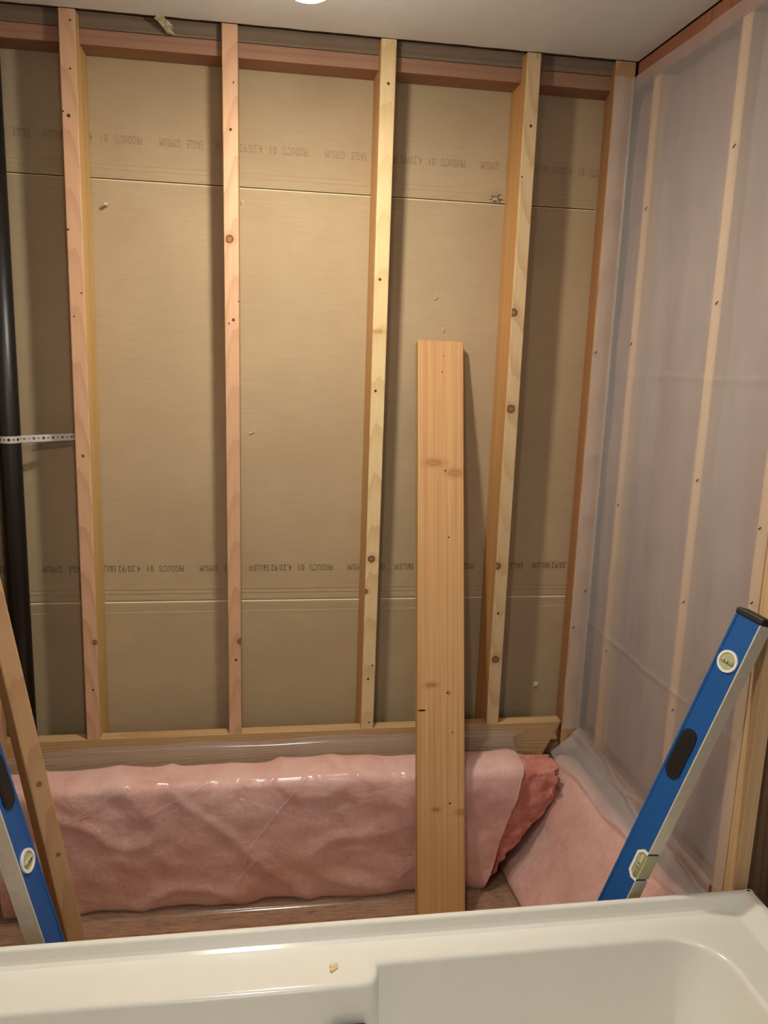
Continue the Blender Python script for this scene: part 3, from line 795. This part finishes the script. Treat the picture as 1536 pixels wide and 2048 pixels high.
# ------------------------------------------------------------------ stud timber leaning at the left
def axes(bot, top, nface):
    """frame with z along the piece and -y along the wanted face normal"""
    z = (Vector(top)-Vector(bot)).normalized(); n = Vector(nface); n = (n-z*n.dot(z)).normalized()
    y = -n; x = y.cross(z); return Matrix((x, y, z)).transposed()
M['lean'] = wood('leaning_stud_wood', srgb(206, 162, 116), srgb(176, 126, 82), 91, 1.3, knots=[(.0, .72, .005), (.004, .55, .004)])
b0 = Vector((.158, -.69, .0)); t0 = b0+Vector((-.158, 0, 1)).normalized()*2.30
R2 = axes(b0, t0, (.5, -.866, 0))
bm = bmesh.new(); add_box(bm, -.019, .019, 0, .089, 0, 2.30, .003)
lb = from_bm('leaning_stud', bm, M['lean'], None, (0, 0, 0), local=True)
lb.matrix_world = Matrix.Translation(b0+Vector((0, 0, .006))) @ R2.to_4x4()
tag(lb, 'narrow wooden stud leaning leftward beside a blue level at left edge', 'timber')

# ------------------------------------------------------------------ spirit levels
def ring_bm(bm, cx, cz, y, rx0, rz0, rx1, rz1, h, n=32):
    rows = []
    for rx, rz, yy in ((rx0, rz0, y), (rx0, rz0, y-h), (rx1, rz1, y-h), (rx1, rz1, y+.0004)):
        rows.append([bm.verts.new((cx+rx*math.cos(2*math.pi*i/n), yy, cz+rz*math.sin(2*math.pi*i/n))) for i in range(n)])
    for k in range(3):
        for i in range(n): bm.faces.new((rows[k][i], rows[k][(i+1) % n], rows[k+1][(i+1) % n], rows[k+1][i]))
def disc_bm(bm, cx, cz, y, rx, rz, n=32):
    bm.faces.new([bm.verts.new((cx+rx*math.cos(2*math.pi*i/n), y, cz+rz*math.sin(2*math.pi*i/n))) for i in range(n)])
def stadium(cx, cz, hw, hl, n=12):
    pts = []
    for i in range(n+1): a = math.pi*i/n; pts.append((cx+hw*math.cos(a), cz+hl-hw+hw*math.sin(a)))
    for i in range(n+1): a = math.pi+math.pi*i/n; pts.append((cx+hw*math.cos(a), cz-hl+hw+hw*math.sin(a)))
    return pts
def level(bot, top, nface, label, Wf=.062, T=.036, vials=(), handles=(), edge=1, mid=None, L=1.219, capped=True):
    """local x across the blue face, y = -T/2 the blue face, z along; edge=+1/-1 the bright measuring edge"""
    Rm = axes(bot, top, nface); bot = Vector(bot)
    root = bpy.data.objects.new('spirit_level', None); C.objects.link(root); root.empty_display_size = .05
    root.matrix_world = Matrix.Translation(bot) @ Rm.to_4x4()
    tag(root, label, 'spirit level', 'spirit levels leaning behind the tub')
    h = Wf/2
    # web with a shallow rib at its far side
    bm = bmesh.new()
    prof = [(-edge*h, -T/2-.0008), (-edge*(h-.0045), -T/2-.0008), (-edge*(h-.006), -T/2+.0015), (edge*(h-.002), -T/2+.0015), (edge*(h-.002), T/2-.0015), (-edge*(h-.006), T/2-.0015), (-edge*(h-.0045), T/2+.0008), (-edge*h, T/2+.0008)]
    add_prism(bm, prof, 2, .014, L-.014)
    body = from_bm('body', bm, M['blue'], root, local=True)
    gap = []
    if mid is not None: gap = [(mid-.034, mid+.034)]
    z0 = .014; segs = []
    for a, b in gap: segs.append((z0, a)); z0 = b
    segs.append((z0, L-.014))
    bm = bmesh.new()
    for a, b in segs:
        x0, x1 = sorted((edge*(h-.002), edge*(h+.0015))); add_box(bm, x0, x1, -T/2-.001, T/2+.001, a, b, .0006, 1)
    from_bm('measuring_edge', bm, M['alu'], root, local=True)
    x0, x1 = -h-.0025, h+.0025
    for a, b in ((0, .014), (L-.014, L)):
        bm = bmesh.new(); add_box(bm, x0, x1, -T/2-.0022, T/2+.0022, a, b, .003, 2)
        from_bm('end_cap', bm, M['black'], root, local=True)
    for z in vials:
        bm = bmesh.new(); ring_bm(bm, 0, z, -T/2+.0015, .0235, .0235, .0185, .0185, .004); v = from_bm('vial_ring', bm, M['white_plastic'], root, local=True, smooth=False)
        bm = bmesh.new(); cyl(bm, (0, -T/2+.0012, z), (0, -T/2-.0005, z), .0186, .0186, 32); vv = from_bm('vial_window', bm, M['vial'], v, local=True)
        bm = bmesh.new(); cyl(bm, (-.015, -T/2-.001, z), (.015, -T/2-.001, z), .0042, .0042, 14); from_bm('vial', bm, M['vial'], v, local=True, smooth=True)
        bm = bmesh.new()
        for q in (-.004, .004): add_box(bm, q-.0006, q+.0006, -T/2-.0056, -T/2-.0048, z-.0035, z+.0035)
        from_bm('vial_mark', bm, M['black'], v, local=True)
    for z in handles:
        bm = bmesh.new(); add_prism(bm, stadium(-edge*.004, z, .0185, .058), 1, -T/2-.0018, T/2+.0018, .0)
        hb = from_bm('hand_grip', bm, M['black'], root, local=True)
        bm = bmesh.new(); add_prism(bm, stadium(-edge*.004, z, .0125, .050), 1, -T/2-.0023, T/2+.0023); from_bm('grip_recess', bm, M['abs'], hb, local=True)
    if mid is not None:
        a, b = mid-.034, mid+.034; e = edge
        bm = bmesh.new()
        pts = [(e*(h+.0005), a), (e*(h+.0005), a-.0), (e*(h-.026), a+.010), (e*(h-.026), b-.010), (e*(h+.0005), b)]
        outer = [(e*(h+.001), a-.001), (e*(h-.014), a-.001), (e*(h-.026), a+.010), (e*(h-.026), b-.010), (e*(h-.014), b+.001), (e*(h+.001), b+.001)]
        inner = [(e*(h+.001), a+.005), (e*(h-.012), a+.005), (e*(h-.0205), a+.013), (e*(h-.0205), b-.013), (e*(h-.012), b-.005), (e*(h+.001), b-.005)]
        for yy in (-T/2-.0025, T/2+.0025):
            pass
        rows = [[bm.verts.new((x, yy, z)) for x, z in P] for P, yy in ((outer, -T/2+.001), (outer, -T/2-.0028), (inner, -T/2-.0028), (inner, -T/2+.0012))]
        for k in range(3):
            for i in range(5): bm.faces.new((rows[k][i], rows[k][i+1], rows[k+1][i+1], rows[k+1][i]))
        fr = from_bm('vial_frame', bm, M['white_plastic'], root, local=True)
        bm = bmesh.new(); add_prism(bm, inner, 1, -T/2-.0002, T/2+.0002)
        from_bm('vial_block', bm, M['vial'], fr, local=True)
        bm = bmesh.new(); cyl(bm, (e*(h-.008), -T/2-.0012, a+.008), (e*(h-.008), -T/2-.0012, b-.008), .0046, .0046, 14); from_bm('vial', bm, M['vial'], fr, local=True, smooth=True)
        bm = bmesh.new()
        for q in (-.005, .005): add_box(bm, e*(h-.008)-.0036, e*(h-.008)+.0036, -T/2-.0062, -T/2-.0054, mid+q-.0006, mid+q+.0006)
        from_bm('vial_mark', bm, M['black'], fr, local=True)
    return root
# right: foot on the floor behind the tub, head against the doubled stud
lb0 = Vector((1.122, -.829, .006)); lt0 = Vector((1.506, -.871, 1.120))
ax = (lt0-lb0).normalized()
level(lb0, lt0, (-.956, -.292, 0), 'blue spirit level with silver edge leaning against right wall behind tub', vials=(1.182-.112, .112), handles=(.848, .335), edge=1, mid=.591, L=1.182)
# left: leaning the other way, cut by the left edge of the picture
lb1 = Vector((.168, -.80, .004)); lt1 = lb1+Vector((-.226, 0, 1))
level(lb1, lt1, (.98, -.2, 0), 'blue spirit level leaning leftward at left edge beside the narrow stud', vials=(.625, 1.65, .12), handles=(.80, 1.35), edge=-1, L=1.72)

# ------------------------------------------------------------------ bathtub
TX0, TX1, TY0, TY1 = -.06, 1.552, -1.70, -.907
TZ = .480; FT = .513           # deck and flange top
tub = tag(empty('bathtub', ((TX0+TX1)/2, (TY0+TY1)/2, 0)), 'white acrylic bathtub with raised back flange standing in the foreground', 'bathtub')
TO = ((TX0+TX1)/2, (TY0+TY1)/2, 0)
def arc(cx, cy, rx, ry, a0, a1, n): return [(cx+rx*math.cos(math.radians(a0+(a1-a0)*i/n)), cy+ry*math.sin(math.radians(a0+(a1-a0)*i/n))) for i in range(n+1)]
outl = []
XE, YB, YF = 1.418, -.983, -1.60
outl += arc(XE-.115, YB-.115, .115, .115, 0, 90, 10)         # back right corner
outl += arc(.711+.016, YB-.012, .012, .012, 90, 180, 4)       # the step
outl += [(.711, YB-.03)]
outl += [(.703, -1.0285)]
outl += [(.690, -1.0325), (.55, -1.033), (.4, -1.032), (.2, -1.029)]
outl += arc(.06+.0, -1.028-.09, .09, .09, 90, 180, 8)
outl += arc(.06, YF+.10, .09, .10, 180, 270, 8)
outl += [(.4, YF), (.8, YF), (1.1, YF)]
outl += arc(XE-.115, YF+.115, .115, .115, -90, 0, 10)
def loft(bm, rings):
    n = len(rings[0])
    V = [[bm.verts.new(p) for p in r] for r in rings]
    for k in range(len(V)-1):
        for i in range(n): bm.faces.new((V[k][i], V[k][(i+1) % n], V[k+1][(i+1) % n], V[k+1][i]))
    return V
def inset(pts, d):
    n = len(pts); out = []
    for i in range(n):
        a = Vector(pts[i-1]); b = Vector(pts[i]); c = Vector(pts[(i+1) % n])
        t1 = (b-a); t2 = (c-b); t = (t1.normalized()+t2.normalized()) if t1.length > 1e-6 and t2.length > 1e-6 else (c-a)
        t.normalize(); nrm = Vector((-t.y, t.x)); out.append(tuple(b+nrm*d))
    return out
# drop doubled points
oo = []
for q in outl:
    if not oo or (Vector(q)-Vector(oo[-1])).length > .003: oo.append(q)
outl = oo
cx, cy = .72, -1.33
def basin_ring(k, z):
    """k 0 at the rim, 1 at the bottom"""
    out = []
    for x, y in inset(outl, .010):
        sx = 1-.20*k if x > cx else 1-.10*k
        sy = 1-.16*k
        out.append((cx+(x-cx)*sx, cy+(y-cy)*sy, z))
    return out
rings = [[(x, y, TZ) for x, y in outl], [(x, y, TZ-.0012) for x, y in inset(outl, .004)], [(x, y, TZ-.004) for x, y in inset(outl, .0075)], [(x, y, TZ-.009) for x, y in inset(outl, .0095)]]
for k, z in ((.0, .46), (.12, .40), (.26, .32), (.42, .24), (.56, .18), (.70, .15), (.86, .135), (1.05, .13)): rings.append(basin_ring(k, z))
bm = bmesh.new(); V = loft(bm, rings); bm.faces.new(V[-1])
from_bm('basin', bm, M['tub'], tub, TO, smooth=True)
# deck: flat rim round the basin
bm = bmesh.new()
FX = .014
outer = [(TX0, TY0), (TX1-FX, TY0), (TX1-FX, TY1-FX), (TX0, TY1-FX)]
ov = [bm.verts.new((x, y, TZ)) for x, y in outer]; iv = [bm.verts.new((x, y, TZ)) for x, y in outl]
es = [bm.edges.new((ov[i], ov[(i+1) % 4])) for i in range(4)] + [bm.edges.new((iv[i], iv[(i+1) % len(iv)])) for i in range(len(iv))]
bmesh.ops.triangle_fill(bm, use_beauty=True, use_dissolve=False, edges=es)
dk = from_bm('deck', bm, M['tub'], tub, TO)
if dk.data.polygons[0].normal.z < 0: dk.data.flip_normals()
# upstand round back and right side with a coved foot
prof = [(TY1, TZ-.02), (TY1, FT-.003), (TY1-.003, FT), (TY1-.011, FT), (TY1-.0145, FT-.003), (TY1-.018, TZ+.012), (TY1-.021, TZ+.005), (TY1-.027, TZ+.0005), (TY1-.03, TZ-.004)]
prism('tile_flange', prof, 0, TX0, TX1, M['tub'], tub, TO, smooth=False)
prof = [(TX1, TZ-.02), (TX1, FT-.003), (TX1-.003, FT), (TX1-.016, FT), (TX1-.022, FT-.004), (TX1-.034, TZ+.014), (TX1-.042, TZ+.005), (TX1-.052, TZ+.0005), (TX1-.056, TZ-.004)]
prism('tile_flange', prof, 1, TY0, TY1-.001, M['tub'], tub, TO, smooth=False)
for o in tub.children:
    if o.name.startswith('tile_flange'):
        md = o.modifiers.new('round', 'BEVEL'); md.width = .002; md.segments = 2; md.limit_method = 'ANGLE'
# skirt
box('skirt', TX0+.004, TX1-.006, TY0, TY0+.006, .0, TZ-.001, M['tub'], tub, .002)
box('skirt', TX0, TX0+.006, TY0+.006, TY1-.012, .0, TZ-.001, M['tub'], tub, .001)
box('skirt', TX1-.012, TX1-.006, TY0+.006, TY1-.012, .0, TZ-.021, M['tub'], tub, .001)
box('skirt', TX0+.006, TX1-.012, TY1-.012, TY1-.006, .0, TZ-.021, M['tub'], tub, .001)
dq = at(700, 2046, 1, -1.06)
box('overflow_cover', dq.x-.034, dq.x+.034, -1.072, -1.050, dq.z-.062, dq.z-.008, M['black'], tub, .008, TO)
# small tan chip lying on the deck
q = at(668, 1937, 2, TZ); tag(torn('wood_chip', (q.x, q.y, TZ+.0005), .007, M['shaving'], None, 5, (0, 0, 1), .003, 1.5), 'small tan wood chip lying on the tub deck', 'wood chip')
